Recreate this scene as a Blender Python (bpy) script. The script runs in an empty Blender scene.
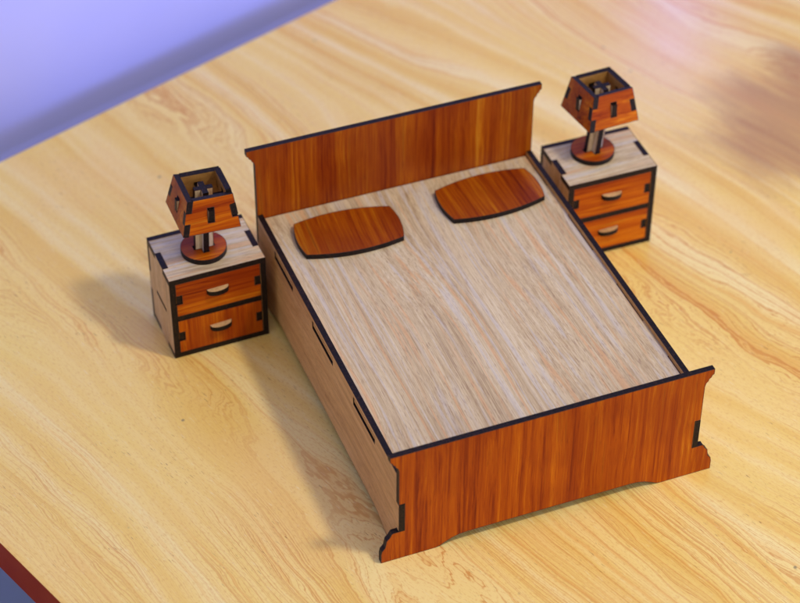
import bpy, bmesh, math, random
from mathutils import Matrix, Vector
S = 0.001                      # everything below is written in millimetres
T = 3.0                        # board thickness
scn = bpy.context.scene
COL = scn.collection

# ------------------------------------------------------------ node helpers
class NT:
    def __init__(s, name):
        s.m = bpy.data.materials.new(name); s.m.use_nodes = True
        s.t = s.m.node_tree; s.t.nodes.clear()
        s.out = s.n('ShaderNodeOutputMaterial'); s.b = s.n('ShaderNodeBsdfPrincipled')
        s.l(s.b.outputs[0], s.out.inputs[0])
    def n(s, k, **kw):
        x = s.t.nodes.new(k)
        for a, v in kw.items(): setattr(x, a, v)
        return x
    def l(s, a, b): s.t.links.new(a, b)
    def put(s, sock, v):
        if hasattr(v, 'is_linked') or hasattr(v, 'links'): s.l(v, sock)
        else: sock.default_value = v
    def math(s, op, a, b=0.0, c=None, clamp=False):
        x = s.n('ShaderNodeMath', operation=op, use_clamp=clamp)
        s.put(x.inputs[0], a); s.put(x.inputs[1], b)
        if c is not None: s.put(x.inputs[2], c)
        return x.outputs[0]
    def vmath(s, op, a, b):
        x = s.n('ShaderNodeVectorMath', operation=op)
        s.put(x.inputs[0], a); s.put(x.inputs[1], b); return x.outputs[0]
    def mapping(s, v, scale=(1, 1, 1), rot=(0, 0, 0), loc=(0, 0, 0)):
        x = s.n('ShaderNodeMapping'); s.l(v, x.inputs[0])
        x.inputs['Scale'].default_value = scale; x.inputs['Rotation'].default_value = rot
        x.inputs['Location'].default_value = loc; return x.outputs[0]
    def noise(s, v, scale=1.0, detail=2.0, rough=.5, dist=0.0, dim='3D', w=None):
        x = s.n('ShaderNodeTexNoise', noise_dimensions=dim)
        if v is not None: s.l(v, x.inputs['Vector'])
        if w is not None: s.l(w, x.inputs['W'])
        x.inputs['Scale'].default_value = scale; x.inputs['Detail'].default_value = detail
        x.inputs['Roughness'].default_value = rough; x.inputs['Distortion'].default_value = dist
        return x.outputs[0]
    def ramp(s, f, stops, interp='LINEAR'):
        x = s.n('ShaderNodeValToRGB'); s.l(f, x.inputs[0]); cr = x.color_ramp; cr.interpolation = interp
        cr.elements[0].position = stops[0][0]; cr.elements[0].color = (*stops[0][1], 1)
        cr.elements[1].position = stops[-1][0]; cr.elements[1].color = (*stops[-1][1], 1)
        for p, c in stops[1:-1]:
            e = cr.elements.new(p); e.color = (*c, 1)
        return x.outputs[0]
    def step(s, f, a, b, lo=0.0, hi=1.0):
        x = s.n('ShaderNodeMapRange', interpolation_type='SMOOTHSTEP'); s.l(f, x.inputs[0])
        for i, v in enumerate((a, b, lo, hi)): x.inputs[i + 1].default_value = v
        return x.outputs[0]
    def mix(s, f, a, b, mode='MIX'):
        x = s.n('ShaderNodeMix', data_type='RGBA', blend_type=mode)
        s.put(x.inputs[0], f)
        for i, v in ((6, a), (7, b)):
            if isinstance(v, tuple): x.inputs[i].default_value = (*v, 1)
            else: s.l(v, x.inputs[i])
        return x.outputs[2]
    def mm(s):
        tc = s.n('ShaderNodeTexCoord'); oi = s.n('ShaderNodeObjectInfo')
        v = s.vmath('MULTIPLY', tc.outputs['Object'], (1000., 1000., 1000.))
        r = s.math('MULTIPLY', oi.outputs['Random'], 700.0)
        c = s.n('ShaderNodeCombineXYZ')
        for i in range(3): s.l(r, c.inputs[i])
        return v, s.vmath('ADD', v, c.outputs[0])
    def bump(s, h, strength=.2, dist=.0001):
        x = s.n('ShaderNodeBump'); x.inputs['Strength'].default_value = strength
        x.inputs['Distance'].default_value = dist; s.l(h, x.inputs['Height'])
        s.l(x.outputs[0], s.b.inputs['Normal'])

def lin(r, g, b):
    f = lambda c: (c / 255 / 12.92) if c <= 10 else ((c / 255 + .055) / 1.055) ** 2.4
    return (f(r), f(g), f(b))

AX = {'x': 0, 'y': 1, 'z': 2}
def stretch(axis, across, along):
    v = [across] * 3; v[AX[axis]] = along; return tuple(v)

# ------------------------------------------------------------ materials
def red_laminate(name, axis, gain=1.0):
    n = NT(name); raw, v = n.mm()
    warp = n.noise(n.mapping(v, stretch(axis, .05, .012)), 1, 2)
    wv = n.vmath('MULTIPLY', n.n('ShaderNodeCombineXYZ').outputs[0], (1, 1, 1))
    c = n.n('ShaderNodeCombineXYZ')
    w6 = n.math('MULTIPLY', warp, 5.0)
    for i in range(3):
        if i != AX[axis]: n.l(w6, c.inputs[i])
    v2 = n.vmath('ADD', v, c.outputs[0])
    broad = n.noise(n.mapping(v2, stretch(axis, .10, .0022)), 1, 3, .6)
    mid = n.noise(n.mapping(v2, stretch(axis, .58, .005)), 1, 3, .65)
    fine = n.noise(n.mapping(v2, stretch(axis, 1.9, .05)), 1, 3, .6)
    f = n.math('ADD', n.math('MULTIPLY', broad, .58), n.math('MULTIPLY', mid, .42))
    f = n.math('ADD', f, n.math('MULTIPLY', n.math('SUBTRACT', fine, .5), .24))
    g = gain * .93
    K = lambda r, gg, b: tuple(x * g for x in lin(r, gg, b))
    col = n.ramp(f, [(.31, K(84, 14, 0)), (.39, K(134, 42, 0)), (.46, K(166, 68, 0)), (.54, K(186, 88, 1)), (.60, K(208, 114, 8)), (.67, K(230, 150, 34))])
    stain = n.noise(v, .02, 2, .5)
    col = n.mix(n.step(stain, .42, .62, 0, .42), col, K(140, 46, 0))
    dark = n.step(mid, .6, .72)
    col = n.mix(n.math('MULTIPLY', dark, .45), col, K(104, 24, 3))
    pore = n.step(n.noise(n.mapping(v2, stretch(axis, 3.2, .12)), 1, 2), .60, .70)
    col = n.mix(n.math('MULTIPLY', pore, .35), col, K(90, 26, 6))
    n.l(col, n.b.inputs['Base Color'])
    n.b.inputs['Roughness'].default_value = .38
    n.b.inputs['Specular IOR Level'].default_value = .2
    n.bump(fine, .25, .00008)
    return n.m

def pale_laminate(name, axis, tint=(1, 1, 1), contrast=1.0):
    n = NT(name); raw, v = n.mm()
    warp = n.noise(n.mapping(v, stretch(axis, .016, .0045)), 1, 1.0, .4)
    c = n.n('ShaderNodeCombineXYZ'); w6 = n.math('MULTIPLY', warp, 26.0)
    for i in range(3):
        if i != AX[axis]: n.l(w6, c.inputs[i])
    v2 = n.vmath('ADD', v, c.outputs[0])
    broad = n.noise(n.mapping(v2, stretch(axis, .09, .0014)), 1, 3, .6)
    mid = n.noise(n.mapping(v2, stretch(axis, .45, .0045), loc=(11, 5, 3)), 1, 3, .65)
    fine = n.noise(n.mapping(v2, stretch(axis, 2.0, .03)), 1, 3, .65)
    hue = n.noise(n.mapping(v2, stretch(axis, .30, .003), loc=(40, 9, 7)), 1, 2, .55)
    f = n.math('ADD', n.math('MULTIPLY', broad, .3), n.math('MULTIPLY', mid, .3))
    f = n.math('ADD', f, n.math('MULTIPLY', fine, .4))
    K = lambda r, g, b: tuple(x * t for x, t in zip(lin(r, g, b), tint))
    col = n.ramp(f, [(.34, K(150, 122, 90)), (.43, K(186, 162, 128)), (.51, K(206, 185, 150)), (.59, K(218, 200, 168)), (.68, K(234, 222, 198))])
    col = n.mix(n.math('MULTIPLY', n.step(hue, .54, .66), .5 * contrast), col, K(202, 198, 198))
    col = n.mix(n.math('MULTIPLY', n.step(hue, .46, .34), .6 * contrast), col, K(214, 164, 116))
    pore = n.step(n.noise(n.mapping(v2, stretch(axis, 2.4, .16)), 1, 3, .6), .54, .66)
    col = n.mix(n.math('MULTIPLY', pore, .50), col, K(146, 112, 92))
    n.l(col, n.b.inputs['Base Color'])
    n.b.inputs['Roughness'].default_value = .5
    n.b.inputs['Specular IOR Level'].default_value = .3
    n.bump(fine, .3, .0001)
    return n.m

def burnt_edge(name='burnt_edge'):
    n = NT(name); raw, v = n.mm()
    a = n.noise(v, .9, 3, .6); b = n.noise(n.mapping(v, (2.5, 2.5, 2.5)), 1, 2)
    col = n.ramp(a, [(.35, (.003, .0014, .002)), (.52, (.008, .004, .004)), (.70, (.032, .013, .007))])
    n.l(col, n.b.inputs['Base Color']); n.b.inputs['Roughness'].default_value = .5
    n.b.inputs['Specular IOR Level'].default_value = .22
    n.bump(b, .4, .0001)
    return n.m

def raw_board(name, c0, c1):
    n = NT(name); raw, v = n.mm()
    a = n.noise(v, .35, 4, .6); b = n.noise(v, 2.2, 3, .6)
    f = n.math('ADD', n.math('MULTIPLY', a, .6), n.math('MULTIPLY', b, .4))
    n.l(n.ramp(f, [(.35, lin(*c0)), (.65, lin(*c1))]), n.b.inputs['Base Color'])
    n.b.inputs['Roughness'].default_value = .75; n.bump(b, .3, .0001)
    return n.m

def table_laminate():
    n = NT('maple_table_laminate'); raw, v = n.mm()
    v = raw
    sep = n.n('ShaderNodeSeparateXYZ'); n.l(v, sep.inputs[0])
    x = sep.outputs[0]
    # warped height field whose contours give cathedral figures along the table's y axis
    w1 = n.noise(n.mapping(v, (.008, .0022, .01), loc=(3.1, 1.7, 0)), 1, 1.0, .4)
    w2 = n.noise(n.mapping(v, (.028, .009, .01), loc=(1.3, 8.2, 0)), 1, 2, .5)
    w3 = n.noise(n.mapping(v, (.15, .035, .01)), 1, 3, .55)
    h = n.math('ADD', n.math('MULTIPLY', x, .05), n.math('MULTIPLY', w1, 8.0))
    h = n.math('ADD', h, n.math('MULTIPLY', w2, .9))
    h = n.math('ADD', h, n.math('MULTIPLY', w3, .22))
    bands = n.noise(None, 1.0, 2.0, .5, dim='1D', w=n.math('MULTIPLY', h, 1.0))
    lines = n.noise(None, 1.0, 2.5, .6, dim='1D', w=n.math('MULTIPLY', h, 3.4))
    hair = n.noise(None, 1.0, 2.0, .6, dim='1D', w=n.math('MULTIPLY', h, 9.0))
    blot = n.noise(n.mapping(v, (.012, .007, .01), loc=(5, 2, 0)), 1, 3, .5)
    col = n.ramp(bands, [(.28, lin(236, 196, 104)), (.42, lin(241, 208, 120)), (.56, lin(245, 217, 138)), (.72, lin(247, 226, 160))])
    col = n.mix(n.math('MULTIPLY', n.step(blot, .5, .68), .45), col, lin(242, 216, 124))
    col = n.mix(n.math('MULTIPLY', n.step(blot, .46, .32), .40), col, lin(242, 204, 134))
    amp = n.step(n.noise(n.mapping(v, (.014, .006, .01), loc=(9, 4, 0)), 1, 2), .38, .62, .15, 1.0)
    l1 = n.step(lines, .57, .66)
    col = n.mix(n.math('MULTIPLY', n.math('MULTIPLY', l1, amp), .40), col, lin(230, 166, 80))
    l2 = n.step(n.math('ABSOLUTE', n.math('SUBTRACT', hair, .52)), .035, .004)
    col = n.mix(n.math('MULTIPLY', n.math('MULTIPLY', l2, amp), .75), col, lin(208, 134, 56))
    grain = n.noise(n.mapping(v, (1.1, .12, 1)), 1, 3, .65)
    col = n.mix(n.math('MULTIPLY', n.step(grain, .40, .30), .40), col, lin(248, 234, 190))
    grit = n.step(n.noise(n.mapping(v, (1.5, .35, 1)), 1, 3, .6), .53, .66)
    col = n.mix(n.math('MULTIPLY', grit, .42), col, lin(216, 162, 84))
    dash = n.step(n.noise(n.mapping(v, (1.6, .16, 1), rot=(0, 0, .12)), 1, 2, .5), .66, .72)
    patch = n.step(n.noise(n.mapping(v, (.03, .02, 1), loc=(2, 2, 0)), 1, 1), .48, .6)
    col = n.mix(n.math('MULTIPLY', n.math('MULTIPLY', dash, patch), .75), col, lin(150, 98, 50))
    # reddish brown patch at far right: an off-frame shadow painted into the colour
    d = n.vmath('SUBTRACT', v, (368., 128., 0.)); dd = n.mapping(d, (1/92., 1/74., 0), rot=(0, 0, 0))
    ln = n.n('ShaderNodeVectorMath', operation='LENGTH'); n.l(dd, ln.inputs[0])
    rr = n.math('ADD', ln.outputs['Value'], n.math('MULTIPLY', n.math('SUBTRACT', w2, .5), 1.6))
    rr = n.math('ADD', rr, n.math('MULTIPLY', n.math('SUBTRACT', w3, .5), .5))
    painted_shadow = n.step(rr, 1.1, .4)
    col = n.mix(n.math('MULTIPLY', painted_shadow, .75), col, n.ramp(bands, [(.35, lin(188, 138, 98)), (.62, lin(168, 116, 80))]))
    # crumbs and pinprick stains
    vo = n.n('ShaderNodeTexVoronoi'); n.l(n.mapping(v, (.045, .045, 0)), vo.inputs['Vector']); vo.inputs['Scale'].default_value = 1
    vc = n.n('ShaderNodeSeparateColor'); n.l(vo.outputs['Color'], vc.inputs[0])
    dist = n.math('ADD', vo.outputs['Distance'], n.math('MULTIPLY', n.noise(v, .9, 2), .035))
    sp = n.math('MULTIPLY', n.step(dist, .078, .045), n.step(vc.outputs[0], .66, .67))
    col = n.mix(n.math('MULTIPLY', sp, .75), col, lin(120, 112, 92))
    n.l(col, n.b.inputs['Base Color'])
    rg = n.math('ADD', n.math('MULTIPLY', blot, .14), .27)
    n.l(rg, n.b.inputs['Roughness'])
    n.b.inputs['Specular IOR Level'].default_value = .36
    n.bump(grain, .12, .0001)
    return n.m

def plain(name, c, rough=.6, c2=None, sc=.01):
    n = NT(name); raw, v = n.mm()
    a = n.noise(raw, sc, 4, .6)
    n.l(n.ramp(a, [(.3, c), (.7, c2 or c)]), n.b.inputs['Base Color'])
    n.b.inputs['Roughness'].default_value = rough
    n.b.inputs['Specular IOR Level'].default_value = .12
    return n.m

RED = {a: red_laminate('red_wood_laminate_' + a, a) for a in 'xyz'}
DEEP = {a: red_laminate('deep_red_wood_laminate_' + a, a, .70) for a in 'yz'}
PALE = {a: pale_laminate('pale_oak_laminate_' + a, a) for a in 'xyz'}
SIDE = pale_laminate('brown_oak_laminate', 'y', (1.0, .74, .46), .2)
NSIDE = pale_laminate('tan_oak_laminate', 'z', (.98, .82, .60), .3)
EDGE = burnt_edge()
SCORCH = raw_board('scorched_rim', (46, 20, 10), (104, 52, 22))
RAW = raw_board('raw_board', (176, 128, 70), (204, 160, 98))
OCHRE = raw_board('ochre_board', (150, 104, 44), (180, 132, 62))

# ------------------------------------------------------------ mesh helpers
def link(name, bm, mats, parent=None, smooth=False):
    me = bpy.data.meshes.new(name)
    bmesh.ops.recalc_face_normals(bm, faces=bm.faces)
    bm.to_mesh(me); bm.free()
    for m in mats: me.materials.append(m)
    o = bpy.data.objects.new(name, me); COL.objects.link(o)
    if parent: o.parent = parent
    return o

def board(bm, outer, fn, t0, t1, holes=(), front=0, back=0, edge=1):
    """cut sheet: polygon(s) in (a,b), extruded from t0 to t1; fn maps (a,b,t) to mm"""
    loops = [outer] + list(holes); caps = []
    rings = []
    for t in (t0, t1):
        es = []; rr = []
        for lp in loops:
            vs = [bm.verts.new(Vector(fn(a, b, t)) * S) for a, b in lp]
            rr.append(vs)
            es += [bm.edges.new((vs[i], vs[(i + 1) % len(vs)])) for i in range(len(vs))]
        rings.append(rr)
        if holes:
            g = bmesh.ops.triangle_fill(bm, use_beauty=True, use_dissolve=False, edges=es)
            caps.append([f for f in g['geom'] if isinstance(f, bmesh.types.BMFace)])
        else:
            caps.append([bm.faces.new(rr[0])])
    for f in caps[0]: f.material_index = back
    for f in caps[1]: f.material_index = front
    for r0, r1 in zip(*rings):
        k = len(r0)
        for i in range(k):
            f = bm.faces.new((r0[i], r0[(i + 1) % k], r1[(i + 1) % k], r1[i])); f.material_index = edge
    return bm

def sheet(name, outer, fn, t0, t1, mats, parent=None, holes=(), front=0, back=0, edge=1, scorch=.3):
    bm = bmesh.new(); board(bm, outer, fn, t0, t1, holes, front, back, edge)
    mats = list(mats)
    if scorch and len(mats) == 3 and front == 0:             # heat tint the laser leaves along the cut
        bmesh.ops.recalc_face_normals(bm, faces=bm.faces)
        fs = [f for f in bm.faces if f.material_index == 0]
        r = bmesh.ops.inset_region(bm, faces=fs, thickness=scorch * S, use_even_offset=True, use_boundary=True)
        for f in r['faces']: f.material_index = len(mats)
        mats.append(SCORCH)
    return link(name, bm, mats, parent)

def bevel(o, w=.18, seg=2):
    b = o.modifiers.new('soft_edge', 'BEVEL'); b.width = w * S; b.segments = seg
    b.limit_method = 'ANGLE'; b.angle_limit = math.radians(40); b.harden_normals = False
    return o

def thing(name, label, cat, loc, rz=0, group=None):
    o = bpy.data.objects.new(name, None); COL.objects.link(o)
    o.empty_display_size = .01
    o.location = Vector(loc) * S; o.rotation_euler = (0, 0, rz); tag(o, label, cat, group); return o
def tag(o, label, cat, group=None, kind=None):
    if label: o['label'] = label
    if cat: o['category'] = cat
    if group: o['group'] = group
    if kind: o['kind'] = kind
    return o
rect = lambda a0, b0, a1, b1: [(a0, b0), (a1, b0), (a1, b1), (a0, b1)]
XZ = lambda a, b, t: (a, -t, b)        # front faces -y ; t grows towards the viewer
YZ = lambda a, b, t: (t, a, b)
XY = lambda a, b, t: (a, b, t)

# ------------------------------------------------------------ the bed (local origin at centre of its footprint)
L = 208.3
CY = 104.0
bed = thing('bed', 'toy double bed of cut wood boards with tall red headboard and pale mattress top', 'bed', (0, CY, 0))
off = lambda fn: (lambda a, b, t: tuple(p + q for p, q in zip(fn(a, b, t), (0, -CY, 0))))
def end_outline(top, slot_hi=37.3, slot_lo=18.8):
    r = [(61, 0), (89.1, 0), (89.1, 5.6), (88.6, 8.0), (87.0, 10.0), (86.5, 12.4), (86.2, 14.4), (84.6, 16.2), (83.4, 18.6), (82.4, 18.8),
         (77, slot_lo), (77, slot_hi), (80, slot_hi), (80, top - 10.5), (80.5, top - 8.4), (81.6, top - 7.2), (81.9, top - 6.0), (83.0, top - 5.2),
         (83.3, top - 4.1), (84.4, top - 3.2), (84.4, top)]
    arch = [(44, 5.2), (48, 4.9), (52, 3.9), (55.5, 2.2), (58.4, .6)]
    right = arch + r
    return right + [(-a, b) for a, b in reversed(right)]
TOPF, TOPH, HR, HM = 70.4, 99.9, 56.1, 53.3
fb = sheet('footboard', end_outline(TOPF), off(lambda a, b, t: (a, -t, b)), -T, 0, [RED['z'], EDGE, RAW], bed, back=2)
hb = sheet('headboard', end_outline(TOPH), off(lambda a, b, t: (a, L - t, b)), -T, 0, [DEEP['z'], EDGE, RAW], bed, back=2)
def side_outline():
    lo, hi = T, L
    arch = [(lo, 0), (17, 0), (20, .6), (23.5, 2.4), (28, 4.2), (34, 5), (L / 2, 5.4), (L - 31, 5), (L - 25, 4.2), (L - 20.5, 2.4), (L - 17, .6), (L - 14, 0), (hi, 0)]
    return arch + [(hi, 18.9), (hi + T + .15, 18.9), (hi + T + .15, 37.2), (hi, 37.2), (hi, HR), (lo, HR), (lo, 37.2), (-.15, 37.2), (-.15, 18.9), (lo, 18.9)]
slots = [(32, 61.3), (91, 121), (151.5, 180)]
for s in (-1, 1):
    holes = [rect(a, 48.5, b, HM + .1) for a, b in slots]
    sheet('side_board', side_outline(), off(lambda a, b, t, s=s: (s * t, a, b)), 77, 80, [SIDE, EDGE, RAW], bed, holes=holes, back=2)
# mattress panel with three tabs on each side
mo = [(-76.8, T + .2)]
mo += [(76.8, T + .2)]
for a, b in slots: mo += [(76.8, a + .3), (79.6, a + .3), (79.6, b - .3), (76.8, b - .3)]
mo += [(76.8, L - .2), (-76.8, L - .2)]
for a, b in reversed(slots): mo += [(-76.8, b - .3), (-79.6, b - .3), (-79.6, a + .3), (-76.8, a + .3)]
mp = sheet('mattress_panel', mo, off(XY), HM - T, HM, [PALE['y'], RAW, EDGE], bed)
for f in mp.data.polygons:                                  # the long burnt edges stay dark, only the tab ends are sanded
    if f.material_index == 1 and abs(f.normal.z) < .5 and not (abs(f.normal.x) > .9 and abs(f.center.x) > .079): f.material_index = 2

# ------------------------------------------------------------ pillows
def pillow(cx, cy, rz, label):
    W2, H2, bx, by = 26.7, 13.3, 2.0, 3.9
    pts = []
    def arc(p, q, n, bulge):
        nx, ny = q[1] - p[1], -(q[0] - p[0]); l = math.hypot(nx, ny)
        for i in range(n):
            t = i / n; k = bulge * 4 * t * (1 - t)
            pts.append((p[0] + (q[0] - p[0]) * t + nx / l * k, p[1] + (q[1] - p[1]) * t + ny / l * k))
    c = [(-W2, -H2), (W2, -H2), (W2, H2), (-W2, H2)]
    for i in range(4): arc(c[i], c[(i + 1) % 4], 16, by if i % 2 == 0 else bx)
    o = sheet('pillow', pts, XY, 0, T, [DEEP['y'], EDGE, RAW], back=2)
    o.location = (cx * S, cy * S, (HM + .02) * S); o.rotation_euler = (0, 0, rz)
    tag(o, label, 'pillow', 'flat wooden pillows on the bed'); return o
pillow(-38.8, 179.0, -.075, 'flat red wooden pillow, the left one of two on the pale bed top')
pillow(43.3, 180.9, .02, 'flat red wooden pillow, the right one of two on the pale bed top')

# ------------------------------------------------------------ nightstands
NW, ND, NH = 53.1, 38.7, 54.0
rnd = random.Random(4)
def half_moon(bm, cx, z):
    n = 18; pts = [(cx - 6.0, .6), (cx - 6.0, 0)]
    for i in range(n + 1):
        a = math.pi * i / n
        pts.append((cx - 5.8 * math.cos(a), -3.2 * math.sin(a) ** .85))
    pts += [(cx + 6.0, 0), (cx + 6.0, .6)]
    board(bm, [(x, y - .25) for x, y in pts], XY, z - .3, z + 2.6)

def nightstand(label, loc, rz, grp, k=0):
    t = thing('nightstand', label, 'nightstand', loc, rz, grp)
    ox, oy = NW / 2, ND / 2
    o = lambda fn: (lambda a, b, tt: tuple(p - q for p, q in zip(fn(a, b, tt), (ox, oy, 0))))
    # top and bottom panels: full width, notched at mid depth for the side tabs
    def lid(z0, z1, nm, fr=0):
        p = [(0, 0), (NW, 0), (NW, 11), (NW - T, 11), (NW - T, 24.4), (NW, 24.4), (NW, ND - T), (0, ND - T), (0, 24.4), (T, 24.4), (T, 11), (0, 11)]
        return sheet(nm, p, o(XY), z0, z1, [PALE['x'], EDGE, RAW], t, front=fr, back=2)
    lid(NH - T, NH, 'top_panel'); lid(0, T, 'bottom_panel', 1)
    for s in (0, 1):
        p = [(0, T), (11.1, T), (11.1, -.0), (24.3, -.0), (24.3, T), (ND - T, T), (ND - T, 20), (ND + .1, 20), (ND + .1, 33), (ND - T, 33),
             (ND - T, NH - T), (24.3, NH - T), (24.3, NH + .15), (11.1, NH + .15), (11.1, NH - T), (0, NH - T)]
        fn = (lambda a, b, tt: (T - tt, a, b)) if s == 0 else (lambda a, b, tt: (NW - T + tt, a, b))
        sheet('side_panel', p, o(fn), 0, T, [NSIDE, EDGE, RAW], t, holes=[rect(9.8, 25.4, 26.4, 27.2)], back=2)
    p = [(0, 0), (NW, 0), (NW, 20), (NW - T, 20), (NW - T, 33), (NW, 33), (NW, NH + .1), (0, NH + .1), (0, 33), (T, 33), (T, 20), (0, 20)]
    sheet('back_panel', p, o(lambda a, b, tt: (a, ND - T + tt, b)), 0, T, [PALE['x'], EDGE, RAW], t, back=2)
    sheet('shelf', rect(T, .3, NW - T, ND - T), o(XY), 25.6, 28.4, [EDGE, EDGE], t)
    for (z0, z1), ax in (((28.6, 50.8), 'x'), ((3.2, 25.4), 'z' if k == 0 else 'x')):
        c = (z0 + z1) / 2; x0, x1 = T + .2, NW - T - .2
        p = [(x0, z0), (x1, z0), (x1, c - 2.9), (x1 - T - .3, c - 2.9), (x1 - T - .3, c + 2.9), (x1, c + 2.9), (x1, z1), (x0, z1), (x0, c + 2.9), (x0 + T + .3, c + 2.9), (x0 + T + .3, c - 2.9), (x0, c - 2.9)]
        d = sheet('drawer', p, o(lambda a, b, tt: (a, .1 - tt, b)), -T, 0, [RED[ax], EDGE, RAW], t, back=2)
        bm = bmesh.new()                                     # sides, bottom and back of the drawer box
        for xa in (x0 + .2, x1 - T + .1):
            sgn = 1
            board(bm, [(.5, c - 2.8), (T + .4, c - 2.8), (T + .4, z0 + .5), (ND - 6, z0 + .5), (ND - 6, z1 - 1), (T + .4, z1 - 1), (T + .4, c + 2.8), (.5, c + 2.8)], o(YZ), xa, xa + T - .2)
        board(bm, rect(x0 + T + .2, T + .5, x1 - T - .2, ND - 9), o(XY), z0 + .6, z0 + 3)
        board(bm, rect(x0 + T + .2, z0 + .6, x1 - T - .2, z1 - 1), o(lambda a, b, tt: (a, tt, b)), ND - 9, ND - 6)
        link('drawer_box', bm, [RAW, EDGE], d)
        bm = bmesh.new(); half_moon(bm, 0, 0)
        bmesh.ops.rotate(bm, verts=bm.verts, cent=(0, 0, 0), matrix=Matrix.Rotation(rnd.uniform(-.06, .06), 3, 'Y') @ Matrix.Rotation(rnd.uniform(-.03, .03), 3, 'X'))
        bmesh.ops.translate(bm, verts=bm.verts, vec=Vector((NW / 2 - .4 + rnd.uniform(-.5, .5) - ox, -oy, c + .2 + rnd.uniform(-.3, .3))) * S)
        link('handle', bm, [NSIDE, EDGE], d)
    return t
def world_of(n, u, v, z):
    c, s = math.cos(n[2]), math.sin(n[2]); return (n[0] + u * c - v * s, n[1] + u * s + v * c, z)
N1 = (-139.43, 175.45, .0166); N2 = (87.43, 173.44, -.0121)
grpN = 'nightstands beside the bed'
nightstand('two drawer toy nightstand left of the bed, its pale left side in view', world_of(N1, NW / 2, ND / 2, 0), N1[2], grpN, 0)
nightstand('two drawer toy nightstand right of the bed, partly hidden behind the bed rail', world_of(N2, NW / 2, ND / 2, 0), N2[2], grpN, 1)

# ------------------------------------------------------------ lamps
AT, AB, LH = 12.1, 15.5, 19.8
def lamp(label, disc, shade_c, tilt, grp, proud=0.0):
    base = Vector(world_of(*disc))
    t = thing('table_lamp', label, 'lamp', base, 0, grp)
    pts = [(12.2 * math.cos(2 * math.pi * i / 64), 12.2 * math.sin(2 * math.pi * i / 64)) for i in range(64)]
    w = 5.6; q = 1.6
    cross = [(w, -q), (w, q), (q, q), (q, w), (-q, w), (-q, q), (-w, q), (-w, -q), (-q, -q), (-q, -w), (q, -w), (q, -q)]
    cz = tilt[2]
    rot2 = lambda P, a: [(x * math.cos(a) - y * math.sin(a), x * math.sin(a) + y * math.cos(a)) for x, y in P]
    sheet('lamp_base', pts, XY, 0, T, [RED['x'], EDGE, RAW], t, holes=[rot2(cross, cz)], back=2)
    M = Matrix.Translation((Vector(shade_c) - base)) @ (Matrix.Rotation(tilt[2], 4, 'Z') @ Matrix.Rotation(tilt[1], 4, 'Y') @ Matrix.Rotation(tilt[0], 4, 'X'))
    drop = (Vector(shade_c) - base)
    def blend(p):
        """lower part of the post stands in the disc, upper part follows the shade"""
        z = p[2]; k = min(1, max(0, (z + drop.z - 3) / (drop.z - 3)))
        up = M @ Vector(p); dn = Matrix.Rotation(tilt[2], 4, 'Z') @ Vector(p); dn.z = z + drop.z
        return dn.lerp(up, k)
    zb = -(drop.z) + .2
    prof = [(-5, zb), (5, zb), (5, -2), (5, 6.4), (14.75, 6.4), (14.75, 13.2), (11.5, 13.2), (11.5, 11.6), (5, 11.6), (5, 17.6), (1.5, 17.6), (1.5, 13), (-1.5, 13), (-1.5, 17.6), (-5, 17.6), (-5, 11.6), (-11.5, 11.6), (-11.5, 13.2), (-14.75, 13.2), (-14.75, 6.4), (-5, 6.4), (-5, -2)]
    prof2 = [p for p in prof if not (abs(p[0]) == 1.5)]
    sheet('post', prof, lambda a, b, tt: blend((a, tt, b)), -1.5, 1.5, [PALE['z'], EDGE, PALE['z']], t)
    sheet('post', prof2, lambda a, b, tt: blend((tt, a, b)), -1.52, 1.52, [PALE['z'], EDGE, PALE['z']], t)
    half = lambda z: AB + (AT - AB) * z / LH
    z3 = [0, LH / 3, 2 * LH / 3, LH]
    def panel(rz, left_mid, right_mid, lift=0.0):
        # outline in (a, z): out to the full corner where the finger is, one thickness in where it is not
        def edge(mid):
            P = []
            for i in range(3):
                full = (i == 1) == mid
                d = .12 if full else -T
                P += [(half(z3[i]) + d, z3[i]), (half(z3[i + 1]) + d, z3[i + 1])]
            return P
        r = edge(right_mid); l = [(-a, z) for a, z in reversed(edge(left_mid))]
        n2 = math.hypot(AB - AT, LH); ny, nz = -LH / n2, (AB - AT) / n2 * -1
        ny, nz = -LH / n2, (AB - AT) / n2
        # plane through y=-half(z); t pushes along the outward normal
        fn = lambda a, z, tt: (M @ Matrix.Rotation(rz, 4, 'Z')) @ Vector((a, -half(z) + ny * tt, z + nz * tt + lift))
        sheet('shade_panel', r + l, fn, -T, 0, [RED['x'], EDGE, OCHRE], t, holes=[rect(-1.75, 5.6, 1.75, 14.2)], back=2)
    panel(0, True, False)                 # front
    panel(-math.pi / 2, False, False)     # left
    panel(math.pi, False, True)           # back: its right edge is the far left corner
    panel(math.pi / 2, True, True, proud)        # right
    return t
grpL = 'table lamps on the nightstands'
LAMP1 = (-113.96, 192.5, 79.0, .01, .05, 0.0)
LAMP2 = (115.6, 198.5, 79.0, -.06, .04, .09)
lamp('red wooden toy lamp with square shade on the nightstand left of the bed', (N1, 25.0, 17.6, NH + .2), LAMP1[:3], LAMP1[3:], grpL, 1.3)
lamp('red wooden toy lamp with square shade on the nightstand right of the bed', (N2, 24.2, 23.2, NH + .2), LAMP2[:3], LAMP2[3:], grpL)

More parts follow.
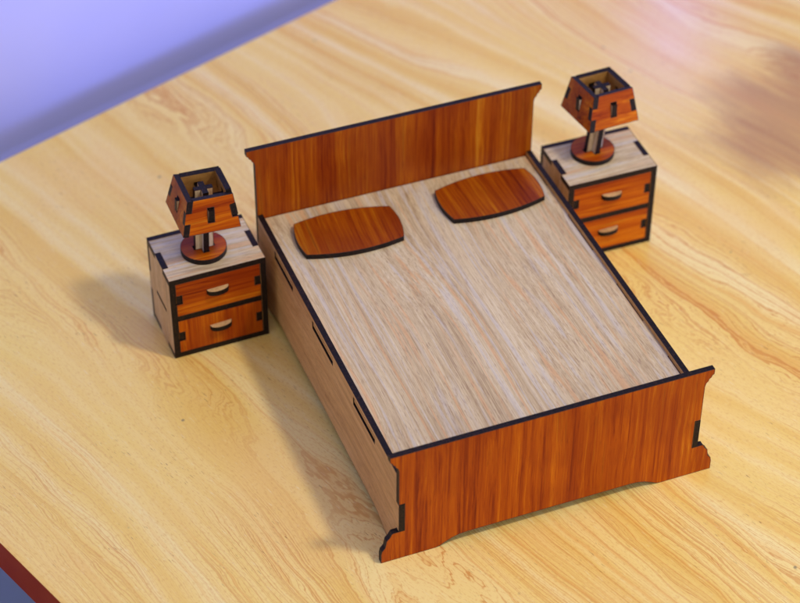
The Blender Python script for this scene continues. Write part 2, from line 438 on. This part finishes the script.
# ------------------------------------------------------------ table
A = math.radians(20.4)
e1 = Vector((math.cos(A), math.sin(A))); e2 = Vector((-math.sin(A), math.cos(A)))
c0, c1, d0, d1 = -213.8, 760.0, -330.0, 418.5
tb = thing('table', 'pale maple laminate table with red brown edge band, under the toy furniture', 'table', (0, 0, -22), A)
bm = bmesh.new()
board(bm, rect(c0, d0, c1, d1), XY, 0, 22)
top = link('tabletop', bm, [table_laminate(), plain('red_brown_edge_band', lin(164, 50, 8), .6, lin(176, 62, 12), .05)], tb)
for f in top.data.polygons:
    if f.normal.z < -.5: f.material_index = 1
bevel(top, .5, 2)

# ------------------------------------------------------------ floor and wall
def plane(name, pts, m):
    bm = bmesh.new(); bm.faces.new([bm.verts.new(Vector(p) * S) for p in pts])
    o = link(name, bm, [m]); o['kind'] = 'structure'; return o
FZ = -350
plane('floor', [(-4000, -4000, FZ), (4000, -4000, FZ), (4000, 5000, FZ), (-4000, 5000, FZ)], plain('blue_grey_floor', lin(140, 156, 164), .8, lin(164, 178, 186), .004))
WG = 30.0
def tw(a, b, z): v = e1 * a + e2 * b; return (v.x, v.y, z)
bm = bmesh.new()
board(bm, rect(-2500, d1 + WG, 2500, d1 + WG + 90), lambda a, b, t: tw(a, b, t), FZ + 1, 1800)
w = link('wall', bm, [plain('lavender_wall_paint', lin(168, 176, 253), .85, lin(184, 188, 253), .003)] * 2); w['kind'] = 'structure'

# ------------------------------------------------------------ lights
def area(name, loc, target, size, power, color, shape='DISK'):
    d = bpy.data.lights.new(name, 'AREA'); d.shape = shape; d.size = size; d.energy = power; d.color = color
    o = bpy.data.objects.new(name, d); COL.objects.link(o)
    o.location = Vector(loc) * S
    o.rotation_euler = (Vector(target) * S - o.location).to_track_quat('-Z', 'Y').to_euler(); return o
C = Vector((0, 110, 30))
key = Vector((.37, -.40, 1)).normalized() * 1250
area('key_light', C + key, C, .13, 6.6, (1, .90, .76))
fill = Vector((.35, -1, .42)).normalized() * 2200
area('fill_light', C + fill, C, .9, 7, (1, .95, .88))
blue = area('added_blue_light', (1700, -700, 190), (-150, 500, 30), .8, 1.25, (.42, .48, 1)); blue.data.spread = math.radians(30)  # added low at front right to brighten the wall above the table edge
area('violet_light', (378, 580, 195), (310, 500, 0), .04, .10, (.17, .06, 1)).data.spread = math.radians(95)
wd = bpy.data.worlds.new('World'); scn.world = wd; wd.use_nodes = True
bg = wd.node_tree.nodes['Background']; bg.inputs[0].default_value = (.98, .95, .97, 1); bg.inputs[1].default_value = .57

# ------------------------------------------------------------ camera
cd = bpy.data.cameras.new('camera'); cam = bpy.data.objects.new('camera', cd); COL.objects.link(cam)
cam.location = Vector((-339.4217, -658.6226, 789.6431)) * S
cam.rotation_euler = (.8486, -.0035, -.3723)
cd.sensor_width = 36; cd.lens = 2171.97 / 800 * 36; cd.clip_start = .02; cd.clip_end = 50
cd.dof.use_dof = True; cd.dof.focus_distance = 1.075; cd.dof.aperture_fstop = 8.0
scn.camera = cam
scn.view_settings.view_transform = 'Standard'; scn.view_settings.look = 'None'
scn.view_settings.exposure = 0; scn.view_settings.gamma = 1
